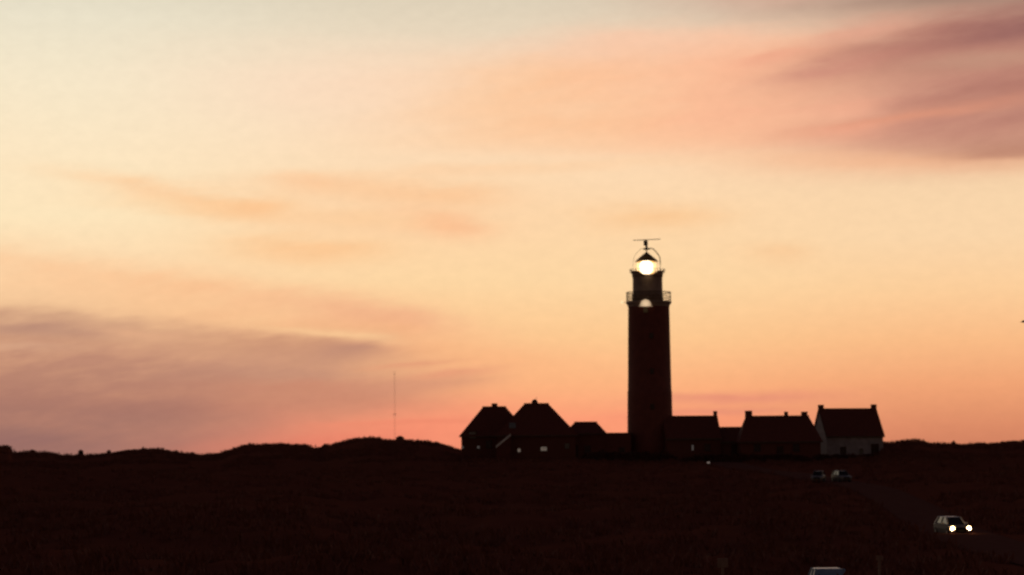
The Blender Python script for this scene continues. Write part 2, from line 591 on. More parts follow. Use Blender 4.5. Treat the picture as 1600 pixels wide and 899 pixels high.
def crest_z(a):
    base = np.interp(a, _ca, _cz)
    out = np.clip((np.abs(a) - 0.27) / 0.15, 0, 1)
    wav = 0.5 + 1.6 * np.sin(a * 9.0 + 1.0) + 1.0 * np.sin(a * 23.0)
    return base * (1 - out) + wav * out


def vnoise(x, y, seed):
    """value noise, numpy"""
    xi, yi = np.floor(x), np.floor(y)
    fx, fy = x - xi, y - yi
    fx = fx * fx * (3 - 2 * fx)
    fy = fy * fy * (3 - 2 * fy)

    def h(i, j):
        s = np.sin(i * 127.1 + j * 311.7 + seed * 74.7) * 43758.5453
        return s - np.floor(s)
    return (h(xi, yi) * (1 - fx) + h(xi + 1, yi) * fx) * (1 - fy) + (h(xi, yi + 1) * (1 - fx) + h(xi + 1, yi + 1) * fx) * fy - 0.5


RK = [0, 14, 50, 110, 165, 200, 260, 300, 360]
ZK = [-1.7, -2.4, -5.4, -6.6, -6.25, -6.2, -4.9, -3.7, -1.6]


def smooth_h(x, y):
    r = np.hypot(x, y)
    a = np.arctan2(x, y)
    cz = crest_z(a)
    # near part
    zn = np.interp(r, RK, ZK)
    # up to the crest
    t = np.clip((r - 330) / (RC - 330), 0, 1)
    t = t * t * (3 - 2 * t)
    zc = np.interp(330, RK, ZK)
    z = np.where(r < 330, zn, zc + (cz - 0.0 - zc) * t)
    # behind the crest
    t2 = np.clip((r - RC) / 160.0, 0, 1)
    t2 = t2 * t2 * (3 - 2 * t2)
    z = np.where(r > RC, cz + (-11.0 - cz) * t2, z)
    return z


ROAD = []


def road_dist(x, y):
    d = np.full(np.shape(x), 1e9)
    for (p, q) in zip(ROAD[:-1], ROAD[1:]):
        vx, vy = q[0] - p[0], q[1] - p[1]
        L = vx * vx + vy * vy
        t = np.clip(((x - p[0]) * vx + (y - p[1]) * vy) / L, 0, 1)
        d = np.minimum(d, np.hypot(x - p[0] - t * vx, y - p[1] - t * vy))
    return d


def terrain_h(x, y):
    r = np.hypot(x, y)
    z = smooth_h(x, y)
    lump = vnoise(x / 26, y / 26, 1) * 2.2 + vnoise(x / 9, y / 9, 2) * 1.1 + vnoise(x / 3.1, y / 3.1, 3) * .5
    amp = np.clip(r / 60, 0, 1) * np.clip((RC - 40 - r) / 60, 0.0, 1)
    rd = road_dist(x, y)
    amp = amp * np.clip((rd - 4) / 9, 0, 1)
    z = z + lump * amp
    fine = vnoise(x / 1.6, y / 2.2, 5) * .35 + vnoise(x / .7, y / 1.2, 6) * .22
    z = z + fine * np.clip((r - 60) / 100, 0, 1) * np.clip((rd - 3) / 3, 0, 1) * (r < 800)
    z = z - .10 * np.clip((4.2 - rd) / 1.0, 0, 1)
    far = vnoise(x / 300, y / 300, 8) * 2.0 * np.clip((r - 700) / 600, 0, 1)
    return z + far


# road line: the car's road comes down from the village and runs off to the right
def on_smooth(px, py):
    d = ray(px, py)
    lo = None
    for s in np.arange(60, 420, 0.5):
        p = d * (s / d.y)
        if p.z < float(smooth_h(np.array(p.x), np.array(p.y))):
            return (p.x, p.y)
    return (d.x * 400 / d.y, 400)


_pts = [P(1120, 700, 385), P(1180, 700, 350), P(1270, 700, 312), P(1350, 700, 285), P(1395, 700, 255), P(1432, 700, 225), P(1480, 700, 190),
        P(1530, 700, 165), P(1600, 700, 146), P(1710, 700, 128), P(1900, 700, 110), P(2300, 700, 95)]
_pts = [(p.x, p.y) for p in _pts]
def catmull(pts, n=8):
    out = []
    q = [pts[0]] + pts + [pts[-1]]
    for i in range(1, len(q) - 2):
        for k in range(n):
            t = k / n
            out.append(tuple(0.5 * ((2 * q[i][j]) + (-q[i-1][j] + q[i+1][j]) * t + (2*q[i-1][j] - 5*q[i][j] + 4*q[i+1][j] - q[i+2][j]) * t*t
                       + (-q[i-1][j] + 3*q[i][j] - 3*q[i+1][j] + q[i+2][j]) * t**3) for j in (0, 1)))
    out.append(pts[-1])
    return out
ROAD = catmull(_pts, 6)

angs = np.concatenate([np.linspace(-math.pi, -0.34, 70, endpoint=False), np.linspace(-0.34, 0.34, 760), np.linspace(0.34, math.pi, 71)[1:-1]])
rads = np.concatenate([[0.5], np.linspace(3, 90, 40, endpoint=False), np.linspace(90, 320, 190, endpoint=False),
                       np.linspace(320, 480, 150, endpoint=False), np.geomspace(480, 700, 24, endpoint=False), np.geomspace(700, 40000, 50)])
AA, RR = np.meshgrid(angs, rads)
XX, YY = RR * np.sin(AA), RR * np.cos(AA)
ZZ = terrain_h(XX, YY)
na, nr = len(angs), len(rads)
verts = np.stack([XX.ravel(), YY.ravel(), ZZ.ravel()], 1)
idx = np.arange(na * nr).reshape(nr, na)
nxt = np.roll(idx, -1, axis=1)
faces = np.stack([idx[:-1].ravel(), idx[1:].ravel(), nxt[1:].ravel(), nxt[:-1].ravel()], 1)


def np_mesh(name, verts, faces, m_, smooth=True):
    me = bpy.data.meshes.new(name)
    k = faces.shape[1]
    me.vertices.add(len(verts))
    me.vertices.foreach_set('co', verts.astype(np.float32).ravel())
    me.loops.add(faces.size)
    me.loops.foreach_set('vertex_index', faces.astype(np.int32).ravel())
    me.polygons.add(len(faces))
    me.polygons.foreach_set('loop_start', np.arange(0, faces.size, k, dtype=np.int32))
    me.polygons.foreach_set('use_smooth', np.full(len(faces), smooth))
    me.update(calc_edges=True)
    me.validate()
    me.materials.append(m_)
    o = bpy.data.objects.new(name, me)
    COL.objects.link(o)
    return o


def ground_mat():
    m_ = bpy.data.materials.new('dune_heath')
    m_.use_nodes = True
    t = m_.node_tree
    b = t.nodes['Principled BSDF']
    b.inputs['Roughness'].default_value = 1.0
    b.inputs['Specular IOR Level'].default_value = 0.0
    gg = NG(t)
    tcn = t.nodes.new('ShaderNodeTexCoord')
    a = gg.noise(tcn.outputs['Object'], 0.035, 6, .6)
    c = gg.noise(tcn.outputs['Object'], 0.5, 6, .65)
    col = gg.mix(gg.ramp(c, [(.35, (0, 0, 0, 1)), (.7, (1, 1, 1, 1))], 'LINEAR'), (.19, .058, .036, 1), (.17, .052, .032, 1))
    col = gg.mix(gg.ramp(a, [(.60, (0, 0, 0, 1)), (.70, (.5, .5, .5, 1))], 'LINEAR'), col, (.235, .082, .053, 1))
    t.links.new(col, b.inputs['Base Color'])
    return m_


ground = np_mesh('ground', verts, faces, ground_mat())
tag(ground, kind='structure')

# road sheet
def road_sheet():
    hw = 2.7
    pts = ROAD
    vs, fs = [], []
    cols = [-hw, -hw * .5, 0, hw * .5, hw]
    for i, p in enumerate(pts):
        q0, q1 = pts[max(i - 1, 0)], pts[min(i + 1, len(pts) - 1)]
        d = Vector((q1[0] - q0[0], q1[1] - q0[1])).normalized()
        n = Vector((-d.y, d.x))
        zc = float(smooth_h(np.array(p[0]), np.array(p[1])))
        for c in cols:
            vs.append((p[0] + n.x * c, p[1] + n.y * c, zc + .03 - abs(c) * .02))
    k = len(cols)
    for i in range(len(pts) - 1):
        for j in range(k - 1):
            fs.append((i * k + j, i * k + j + 1, (i + 1) * k + j + 1, (i + 1) * k + j))
    n0 = len(vs)
    mb = MB()
    mb.add(vs, fs)
    return mb
asph = mat('worn_asphalt', (.17, .072, .056), (.14, .058, .045), 1.0, scale=.8, spec=0.0)
tag(road_sheet().build('road', asph), kind='structure')


# ------------------------------------------------------------------ dune scrub and grass (uncountable)
def scrub():
    rng = np.random.default_rng(5)
    N = 26000
    a = rng.uniform(-.26, .26, N)
    u = rng.uniform(0, 1, N)
    r = np.where(u < .45, RC - 70 + 75 * rng.uniform(0, 1, N), 95 + 300 * rng.uniform(0, 1, N) ** .8)
    x, y = r * np.sin(a), r * np.cos(a)
    keep = road_dist(x, y) > 2.5 + 1.6 * rng.uniform(0, 1, N)
    clump = vnoise(x / 7, y / 7, 11)
    keep &= (clump > -.12)
    x, y, r, a = x[keep], y[keep], r[keep], a[keep]
    h = terrain_h(x, y)
    n = len(x)
    B = 9
    ang = rng.uniform(0, 2 * np.pi, (n, B))
    L = rng.uniform(.25, .75, (n, 1)) * rng.uniform(.5, 1.0, (n, B)) * (1 + .5 * np.clip((380 - r[:, None]) / 200, 0, 1))
    lean = rng.uniform(.2, 1.0, (n, B))
    w = .09
    ox = rng.normal(0, .35, (n, B))
    oy = rng.normal(0, .35, (n, B))
    bx, by, bz = x[:, None] + ox, y[:, None] + oy, h[:, None] + 0 * ox - .12
    tx = bx + np.cos(ang) * L * lean * .7
    ty = by + np.sin(ang) * L * lean * .7
    tz = bz + L
    px, py = -np.sin(ang) * w, np.cos(ang) * w
    mx, my, mz = (bx + tx) / 2 - np.cos(ang) * L * .1, (by + ty) / 2 - np.sin(ang) * L * .1, bz + L * .6
    V4 = np.stack([np.stack([bx - px, by - py, bz], -1), np.stack([mx + px, my + py, mz], -1), np.stack([tx, ty, tz], -1)], 2)
    vv = V4.reshape(-1, 3)
    ff = np.arange(len(vv)).reshape(-1, 3)
    o = np_mesh('dune_grass', vv, ff, M['marram'], smooth=False)
    tag(o, label='dark tufts of marram grass and scrub covering the dunes', cat='grass', kind='stuff')
scrub()


def gz(x, y):
    return float(terrain_h(np.array(float(x)), np.array(float(y))))


def shrub(px, py_top, w_px, h_px, label, trunk=False, name='shrub', seed=1):
    """a single bush or stunted tree on the skyline"""
    rng = random.Random(seed)
    D = RC - 1
    m_per = D / FPX
    p = P(px, py_top, D)
    z0 = gz(p.x, D) - .1
    H = max(p.z - z0, h_px * m_per)
    W = w_px * m_per
    root = empty(name, (p.x, D, z0), label=label, cat='tree' if trunk else 'shrub')
    t = MB()
    if trunk:
        t.tube([(0, 0, 0), (.05, 0, H * .3), (-.03, .03, H * .6)], .10, 6, r2=.05)
        t.tube([(.02, 0, H * .4), (.22 * W, 0, H * .62)], .05, 5, r2=.02)
        t.tube([(.02, 0, H * .4), (-.22 * W, 0.1, H * .62)], .05, 5, r2=.02)
    else:
        for k in range(5):
            an = rng.uniform(0, 6.28)
            t.tube([(0, 0, 0), (math.cos(an) * W * .25, math.sin(an) * W * .25, H * .6)], .05, 5, r2=.02)
    t.build('trunk' if trunk else 'stem', M['bark'], root)
    c = MB()
    zc, rz_ = (H * .66, H * .36) if trunk else (H * .5, H * .52)
    for k in range(260):
        while True:
            q = Vector((rng.uniform(-1, 1), rng.uniform(-1, 1), rng.uniform(-1, 1)))
            if q.length < 1 and q.length > rng.random() * .8:
                break
        pos = Vector((q.x * W * .5, q.y * W * .5, zc + q.z * rz_))
        s = .16
        d1 = Vector((rng.gauss(0, 1), rng.gauss(0, 1), rng.gauss(0, 1))).normalized() * s
        d2 = Vector((rng.gauss(0, 1), rng.gauss(0, 1), rng.gauss(0, 1))).normalized() * s
        c.add([pos - d1, pos + d2, pos + d1, pos - d2], [(0, 1, 2, 3)])
    c.build('crown' if trunk else 'foliage', M['leaf'], root)
    return root


shrub(126, 703.5, 8, 9, 'tiny stunted tree with a round crown standing alone on the far left skyline', True, 'stunted_tree', 3)
shrub(170, 705, 6, 6, 'small spindly shrub on the left skyline, at the foot of the rising dune', False, 'shrub', 4)
shrub(51, 703.5, 7, 6, 'low pointed bush on the hump near the left edge of the skyline', False, 'shrub', 5)
shrub(6, 700.5, 26, 8, 'broad dark bush at the far left edge of the skyline', False, 'shrub', 6)
shrub(508, 696.5, 7, 6, 'small bush in the notch left of the highest dune', False, 'shrub', 7)
shrub(625, 684.5, 12, 6, 'bush on the highest dune, just right of the distant mast foot', False, 'shrub', 8)
shrub(683, 692, 8, 6, 'scraggly bush on the dune slope left of the hipped houses', False, 'shrub', 9)
shrub(1490, 689.5, 6, 5, 'small pointed shrub on the skyline right of the white house', False, 'shrub', 10)
shrub(1585, 690, 14, 5, 'low bush on the skyline near the right edge', False, 'shrub', 11)


# ------------------------------------------------------------------ buildings
def mp(D):
    return D / FPX


def window(parent, x, y, z, w, h, face='front', pane='glass', frame='dark_wood', cross=True, lab=None):
    """window in a wall lying in the plane y (front, towards -y) ; frame with pane child"""
    f = MB()
    t = .07
    f.box(x - w / 2 - t, x - w / 2, y - .07, y + .05, z - t, z + h + t)
    f.box(x + w / 2, x + w / 2 + t, y - .07, y + .05, z - t, z + h + t)
    f.box(x - w / 2, x + w / 2, y - .065, y + .05, z + h, z + h + t)
    f.box(x - w / 2, x + w / 2, y - .09, y + .05, z - t, z)
    if cross:
        f.box(x - .025, x + .025, y - .055, y - .015, z, z + h)
        f.box(x - w / 2, x + w / 2, y - .05, y - .012, z + h * .55, z + h * .55 + .05)
    fo = f.build('window', M[frame], parent)
    if lab:
        fo['label'] = lab
    p = MB().box(x - w / 2, x + w / 2, y - .03, y + .01, z, z + h)
    p.build('pane', M[pane], fo)
    return fo


def door(parent, x, y, z, w=1.0, h=2.1, m_='dark_wood'):
    d = MB()
    d.box(x - w / 2 - .08, x - w / 2, y - .07, y + .05, z, z + h + .08)
    d.box(x + w / 2, x + w / 2 + .08, y - .07, y + .05, z, z + h + .08)
    d.box(x - w / 2, x + w / 2, y - .06, y + .05, z + h, z + h + .08)
    d.box(x - w / 2, x + w / 2, y - .04, y + .04, z, z + h)
    o = d.build('door', M[m_], parent)
    MB().box(x + w * .32, x + w * .42, y - .10, y - .04, z + 1.0, z + 1.04).build('handle', M['rim'], o)
    return o


def chimney(parent, x, y, z0, z1, w=.9, d=.7, pots=1, rod=0.0, m_='brick'):
    c = MB()
    c.box(x - w / 2, x + w / 2, y - d / 2, y + d / 2, z0, z1 - .18)
    o = c.build('chimney', M[m_], parent)
    MB().box(x - w / 2 - .012, x + w / 2 + .012, y - d / 2 - .012, y + d / 2 + .012, z1 - .178, z1).build('chimney_cap', M['dark_plaster'], o)
    if rod:
        MB().tube([(x + .2, y, z1 + .2), (x + .2, y, z1 + .2 + rod)], .035, 6).build('aerial', M['dark_metal'], o)
    return o


def hip_roof(parent, x0, x1, y0, y1, ze, zr, rx0, rx1, m_='tile', th=.16):
    """hipped roof: eaves rectangle x0..x1,y0..y1 at ze, ridge rx0..rx1 at zr"""
    ym = (y0 + y1) / 2
    r = MB()
    r.add([(x0, y0, ze - th), (x1, y0, ze - th), (x1, y1, ze - th), (x0, y1, ze - th),
           (x0, y0, ze), (x1, y0, ze), (x1, y1, ze), (x0, y1, ze), (rx0, ym, zr), (rx1, ym, zr)],
          [(0, 3, 2, 1), (0, 1, 5, 4), (1, 2, 6, 5), (2, 3, 7, 6), (3, 0, 4, 7), (4, 5, 9, 8), (5, 6, 9), (6, 7, 8, 9), (7, 4, 8)])
    o = r.build('roof', M[m_], parent)
    MB().tube([(rx0 - .1, ym, zr + .02), (rx1 + .1, ym, zr + .02)], .10, 6).build('ridge_tiles', M[m_], o)
    gt = MB()
    gt.box(x0 - .02, x1 + .02, y0 - .13, y0 - .003, ze - th - .06, ze - .03)
    gt.build('gutter', M['dark_metal'], o)
    return o


def gable_roof(parent, x0, x1, y0, y1, ze, zr, m_='tile', th=.2, capw=None):
    """ridge along x; slopes to y0 and y1"""
    ym = (y0 + y1) / 2
    poly = [(y0, ze), (ym, zr), (y1, ze), (y1, ze - th), (ym, zr - th * 1.3), (y0, ze - th)]
    o = MB().prism_x(poly, x0, x1).build('roof', M[m_], parent)
    MB().tube([(x0, ym, zr + .02), (x1, ym, zr + .02)], .09, 6).build('ridge_tiles', M[m_], o)
    gt = MB()
    gt.box(x0, x1, y0 - .13, y0 - .003, ze - th - .06, ze - .03)
    gt.build('gutter', M['dark_metal'], o)
    return o


def house_base(pxc, D, name, label, rz=0.0, cat='house'):
    p = P(pxc, 700, D)
    z = gz(p.x, D) - .3
    e = empty(name, (p.x, D, 0), rz, label=label, cat=cat)
    return e, p.x, z


def zpx(px, py, D):
    return P(px, py, D).z


# House A, left hipped house
D = 400
s = mp(D)
hA, X, zg = house_base(772, D, 'hipped_house', 'left hipped brick house with a stubby chimney, at the edge of the dune')
yf = -4.3
ze, zr = zpx(772, 681, D + yf), zpx(772, 636, D)
x0, x1 = (718 - 772) * s * .99, (829 - 772) * s
hip_roof(hA, x0, x1, yf, 4.3, ze, zr, (755 - 772) * s, (790.5 - 772) * s)
MB().box(x0 + .35, x1 - .35, yf + .35, 3.95, zg, ze - .1).build('wall', M['brick'], hA)
chimney(hA, (773 - 772) * s, .2, zr - .6, zpx(772, 630.5, D), 1.0, .7, 1)
yw = yf + .35
# dormer with pale window
zd = zpx(739, 679, D)
xd = (739 - 772) * s
dm = MB()
dm.box(xd - .75, xd + .75, yw - .1, yw + 2.6, ze - .5, ze + .75)
dmo = dm.build('dormer', M['dark_plaster'], hA)
MB().prism([(xd - .9, ze + .75), (xd + .9, ze + .75), (xd, ze + 1.15)], yw - .25, yw + 3.0).build('dormer_roof', M['tile'], dmo)
window(hA, xd, yw - .11, ze - .42, 1.15, 1.1, pane='sky_glass')
window(hA, (748 - 772) * s, yw - .005, zpx(748, 701, D - 4), .38, .42, pane='window_dim', cross=False, lab='small lit window')
window(hA, (724 - 772) * s, yw - .005, zpx(724, 701, D - 4), .30, .40, pane='window_dim', cross=False, lab='small dim window')
window(hA, (764 - 772) * s, yw - .005, zpx(764, 700, D - 4), .9, 1.2)

# House B, larger hipped house
D = 396
s = mp(D)
hB, X, zg = house_base(838, D, 'hipped_house', 'larger hipped house in the middle with a domed chimney and a thin aerial')
yf = -5.2
ze, zr = zpx(838, 680, D + yf), zpx(838, 631, D)
x0, x1 = (774 - 838) * s, (902 - 838) * s
hip_roof(hB, x0, x1, yf, 5.2, ze, zr, (820 - 838) * s, (857 - 838) * s)
MB().box(x0 + .4, x1 - .4, yf + .4, 4.8, zg, ze - .1).build('wall', M['brick'], hB)
c = chimney(hB, (836 - 838) * s, .1, zr - .6, zpx(838, 628, D), 1.05, .8, 0, rod=0)
ct = MB().lathe([(.50, zpx(838, 628, D) - .06), (.46, zpx(838, 627, D) + .05), (.3, zpx(838, 626, D) + .12), (.1, zpx(838, 625.5, D) + .16)], 12, (836 - 838) * s, .1)
ct.build('chimney_cowl', M['dark_metal'], c)
MB().tube([((838.5 - 838) * s, .1, zpx(838, 627, D)), ((838.8 - 838) * s, .1, zpx(838, 620.5, D))], .045, 6).build('aerial', M['dark_metal'], c)
yw = yf + .4
window(hB, (849 - 838) * s, yw - .005, zpx(849, 704.5, D - 4.8), 1.0, .62, pane='window_lit', lab='lit window')
window(hB, (885 - 838) * s, yw - .005, zpx(885, 701, D - 4.8), .7, .8, pane='sky_glass')
window(hB, (811 - 838) * s, yw - .005, zpx(811, 706.5, D - 4.8), .45, .55, pane='window_lit', cross=False, lab='small lit window')
# grey rooflight on the slope
ang = math.atan2(zr - ze, 5.2)
rl_ = empty('tmp', (0, 0, 0))
bpy.data.objects.remove(rl_)
def on_roof(xc, t, w, h, name, m_, parent, yf=yf, ze=ze, zr=zr, run=5.2):
    """flat panel lying on the front slope, t = 0 eaves .. 1 ridge"""
    sl = Vector((0, run, zr - ze))
    L = sl.length
    sl.normalize()
    n = Vector((0, -(zr - ze), run)).normalized()
    c0 = Vector((xc, yf, ze)) + sl * (L * t)
    X1 = Vector((w / 2, 0, 0))
    vs = []
    for q in (c0 - X1 - sl * h / 2, c0 + X1 - sl * h / 2, c0 + X1 + sl * h / 2, c0 - X1 + sl * h / 2):
        vs.append(q - n * .05)
    for q in (c0 - X1 - sl * h / 2, c0 + X1 - sl * h / 2, c0 + X1 + sl * h / 2, c0 - X1 + sl * h / 2):
        vs.append(q + n * .07)
    return MB().add(vs, [(0, 3, 2, 1), (4, 5, 6, 7), (0, 1, 5, 4), (1, 2, 6, 5), (2, 3, 7, 6), (3, 0, 4, 7)]).build(name, M[m_], parent)
on_roof((801 - 838) * s, .30, 1.1, 1.3, 'rooflight', 'sky_glass', hB)

# lean-to with a white verge board
D = 389
s = mp(D)
hL, X, zg = house_base(786, D, 'lean_to', 'small lean-to between the hipped houses with a slanting white verge board', cat='shed')
xa, xb = (776 - 786) * s, (798 - 786) * s
za, zb = zpx(776, 697, D), zpx(797, 678, D)
MB().prism([(xa, zg), (xb, zg), (xb, zb - .25), (xa, za - .25)], .0, 2.6).build('wall', M['dark_plaster'], hL)
MB().prism([(xa - .1, za - .2), (xb, zb - .2), (xb, zb - .02), (xa - .1, za - .02)], -.02, 2.8).build('roof', M['tile'], hL)
MB().prism([(xa - .1, za - .36), (xb, zb - .36), (xb, zb + .05), (xa - .1, za + .05)], -.08, -.024).build('verge_board', M['white_board'], hL)

# House C, low hipped
D = 397
s = mp(D)
hC, X, zg = house_base(915, D, 'hipped_cottage', 'low hipped cottage without chimney, right of the two tall hipped houses')
ze, zr = zpx(915, 677, D - 3), zpx(915, 660, D)
hip_roof(hC, (881 - 915) * s, (947 - 915) * s, -3.2, 3.2, ze, zr, (898.5 - 915) * s, (932.5 - 915) * s)
MB().box((884 - 915) * s, (944 - 915) * s, -2.85, 2.85, zg, ze - .1).build('wall', M['brick'], hC)
window(hC, .2, -2.86, zg + 1.2, 1.0, 1.1)
door(hC, -2.0, -2.86, zg + .25)

# flat outbuilding between cottage and tower
hO, X, zg = house_base(965, D, 'flat_outbuilding', 'long low flat-roofed outbuilding between the hipped cottage and the tower', cat='shed')
zt = zpx(965, 676.5, D)
MB().box((938 - 965) * s, (985 - 965) * s, -2.4, 2.4, zg, zt - .15).build('wall', M['brick'], hO)
MB().box((936.5 - 965) * s, (986 - 965) * s, -2.55, 2.55, zt - .148, zt).build('roof', M['dark_metal'], hO)
window(hO, .6, -2.41, zg + 1.2, .9, .8)

# cottage D right of the tower
D = 398
s = mp(D)
hD, X, zg = house_base(1085, D, 'brick_cottage', 'brick cottage with one end chimney, close against the right of the tower', R(5))
ze, zr = zpx(1085, 685, D - 3.5), zpx(1085, 650.5, D)
xl, xr = (1035 - 1085) * s, (1122 - 1085) * s
gable_roof(hD, xl, xr, -3.9, 3.9, ze, zr)
MB().prism_x([(-3.6, zg), (-3.6, ze), (0, zr - .15), (3.6, ze), (3.6, zg)], xl + .1, xr - .12).build('wall', M['brick'], hD)
chimney(hD, xr - .38, 0, zr - .5, zpx(1119, 642.5, D), .55, .7, 1)
window(hD, -.9, -3.61, zpx(1072, 704, D) , .3, .9, pane='window_dim', cross=False)
window(hD, 1.6, -3.61, zpx(1072, 705, D), .9, 1.1)

# link
hK, X, zg = house_base(1143, D, 'link_shed', 'low tiled shed linking the two chimneyed cottages right of the tower', cat='shed')
ze, zr = zpx(1143, 690, D - 2.6), zpx(1143, 668, D)
gable_roof(hK, (1121 - 1143) * s, (1167 - 1143) * s, -3.0, 3.0, ze, zr)
MB().prism_x([(-2.7, zg), (-2.7, ze), (0, zr - .15), (2.7, ze), (2.7, zg)], (1123 - 1143) * s, (1165 - 1143) * s).build('wall', M['brick'], hK)
door(hK, .3, -2.71, zg + .25)

# E long cottage, three chimneys
D = 392
s = mp(D)
hE, X, zg = house_base(1215, D, 'long_cottage', 'long dark cottage with three chimneys on its ridge')
ze, zr = zpx(1215, 690, D - 3.5), zpx(1215, 650.5, D)
hip_roof(hE, (1152 - 1215) * s, (1281 - 1215) * s, -3.9, 3.9, ze, zr, (1166 - 1215) * s, (1264 - 1215) * s)
MB().box((1155 - 1215) * s, (1278 - 1215) * s, -3.5, 3.5, zg, ze - .1).build('wall', M['brick'], hE)
chimney(hE, (1170.5 - 1215) * s, 0, zr - .8, zpx(1170, 642, D), 1.15, .8, 1)
chimney(hE, (1229 - 1215) * s, 0, zr - .5, zpx(1229, 643.5, D), .6, .6, 1)
chimney(hE, (1257.5 - 1215) * s, 0, zr - .8, zpx(1257, 643.5, D), 1.0, .8, 1)
for px in (1180, 1240):
    window(hE, (px - 1215) * s, -3.51, zpx(px, 706, D), 1.0, 1.2)
door(hE, 0, -3.51, zg + .25)

# F white house
D = 400
s = mp(D)
rz = R(10)
hF, X, zg = house_base(1325, D, 'white_house', 'tall whitewashed house with a chimney on each end and a dark tiled roof', rz)
L = (1370 - 1278) * s / math.cos(rz) / 2
zr = zpx(1325, 639, D)
ze = zpx(1325, 681.5, D - 4)
gable_roof(hF, -L + .02, L - .02, -4.1, 4.1, ze, zr)
zg2 = zpx(1325, 722, D - 4)
MB().prism_x([(-3.8, min(zg, zg2)), (-3.8, ze), (0, zr - .12), (3.8, ze), (3.8, min(zg, zg2))], -L + .14, L - .14).build('wall', M['white_plaster'], hF)
vb = MB()
for sx_ in (-1, 1):
    xx0, xx1 = (-L - .06, -L + .017) if sx_ < 0 else (L - .017, L + .06)
    vb = MB().prism_x([(-4.15, ze - .25), (0, zr - .22), (4.15, ze - .25), (4.15, ze + .08), (0, zr + .12), (-4.15, ze + .08)], xx0, xx1)
    vb.build('verge_board', M['dark_wood'], hF)
chimney(hF, -L + .42, 0, zr - .5, zpx(1277, 633, D), .8, .8, 1)
chimney(hF, L - .42, 0, zr - .5, zpx(1369, 632, D), .8, .8, 1)
window(hF, (1306 - 1325) * s, -3.81, zpx(1306, 709, D - 4), .9, 1.1)
door(hF, (1357 - 1325) * s, -3.81, zpx(1357, 712, D - 4), 1.2, 1.9)
window(hF, (1335 - 1325) * s, -3.81, zpx(1335, 709, D - 4) + .1, .5, .7, pane='sky_glass')

# hedge/scrub mass in front of the white house foot
def hedge(px0, px1, py_top, D, label, seed, depth=1.8):
    rng = random.Random(seed)
    a_, b_ = P(px0, py_top, D), P(px1, py_top, D)
    cx = (a_.x + b_.x) / 2
    W = (b_.x - a_.x) / 2
    zb = gz(cx, D) - .4
    root = empty('hedge', (cx, D, zb), label=label, cat='hedge')
    zt = a_.z - zb
    c = MB()
    core = []
    n = int(W * 2 / .35)
    for i in range(n):
        x = -W + (i + .5) * 2 * W / n
        hh = zt * (.75 + .25 * mnoise.noise(Vector((x * .6, seed, 0))) + .1 * rng.random())
        hh *= min(1, 1.2 * math.sqrt(max(0.05, 1 - (x / W) ** 4)))
        for k in range(26):
            z = hh * math.sqrt(rng.random())
            pos = Vector((x + rng.uniform(-.3, .3), rng.uniform(-depth / 2, depth / 2) * (1 - .4 * z / max(hh, .1)), z))
            d1 = Vector((rng.gauss(0, 1), rng.gauss(0, 1), rng.gauss(0, 1))).normalized() * .24
            d2 = Vector((rng.gauss(0, 1), rng.gauss(0, 1), rng.gauss(0, 1))).normalized() * .24
            c.add([pos - d1, pos + d2, pos + d1, pos - d2], [(0, 1, 2, 3)])
        core.append((x, hh * .7))
    c.build('foliage', M['leaf'], root)
    poly = [(x, z) for x, z in core] + [(core[-1][0], 0), (core[0][0], 0)]
    MB().prism(poly[::-1], -depth * .25, depth * .25).build('branches', M['bark'], root)
    return root
hedge(1268, 1345, 709, 386, 'dark hedge in front of the white house', 21)
hedge(1345, 1420, 711, 388, 'scrubby hedge at the right corner of the white house', 22)
hedge(1060, 1270, 708, 380, 'long dark hedge in front of the chimneyed cottages', 23)
hedge(900, 1060, 703, 384, 'dark hedge at the foot of the tower', 24)

# small lamp seen as a speck below the cottages
p = P(1107, 724, 368)
zg = gz(p.x, 368)
lp = empty('path_lamp', (p.x, 368, zg - .2), label='small glowing path lamp below the cottages right of the tower', cat='lamp')
hz = p.z - zg + .2
MB().tube([(0, 0, 0), (0, 0, hz)], .05, 8).build('post', M['dark_metal'], lp)
MB().box(-.20, .20, -.12, .12, hz, hz + .20).build('lamp_glass', mat('dim_lamp_glass', (.5, .45, .4), None, .5, emit=(1, .8, .7), estr=.2), lp)
MB().add([(-.25, -.17, hz + .2), (.25, -.17, hz + .2), (.25, .17, hz + .2), (-.25, .17, hz + .2), (0, 0, hz + .34)], [(0, 3, 2, 1), (0, 1, 4), (1, 2, 4), (2, 3, 4), (3, 0, 4)]).build('lamp_hood', M['dark_metal'], lp)


# ------------------------------------------------------------------ lighthouse
D = 400.0
s = mp(D)
pc = P(1014.5, 560, D)
base_z = gz(pc.x, D) - 1.0
lh = empty('lighthouse', (P(1016.0, 690, D).x, D, 0), label='tall dark red lighthouse with its lamp burning, rising behind the cottages', cat='lighthouse')
def Z(py):
    return zpx(1014.5, py, D)
r_top = 32.2 * s
z473 = Z(475)
prof = [(36.6 * s, base_z), (35.6 * s, Z(690)), (34.6 * s, Z(618)), (34.7 * s, Z(612)), (34.0 * s, Z(611)), (32.8 * s, Z(520)), (r_top, Z(480)), (r_top + .05, Z(476))]
MB().lathe(prof, 64).build('tower_shaft', M['red_paint'], lh, smooth=True)
# plinth door and shaft windows
for (py, aw) in ((640, 0), (585, 0), (530, 0)):
    rr = np.interp(-py, [-690, -618, -520, -480], [35.6 * s, 34.6 * s, 32.8 * s, 32.2 * s])
    window(lh, 0.2, -rr - .03, Z(py), .5, .8, cross=True)
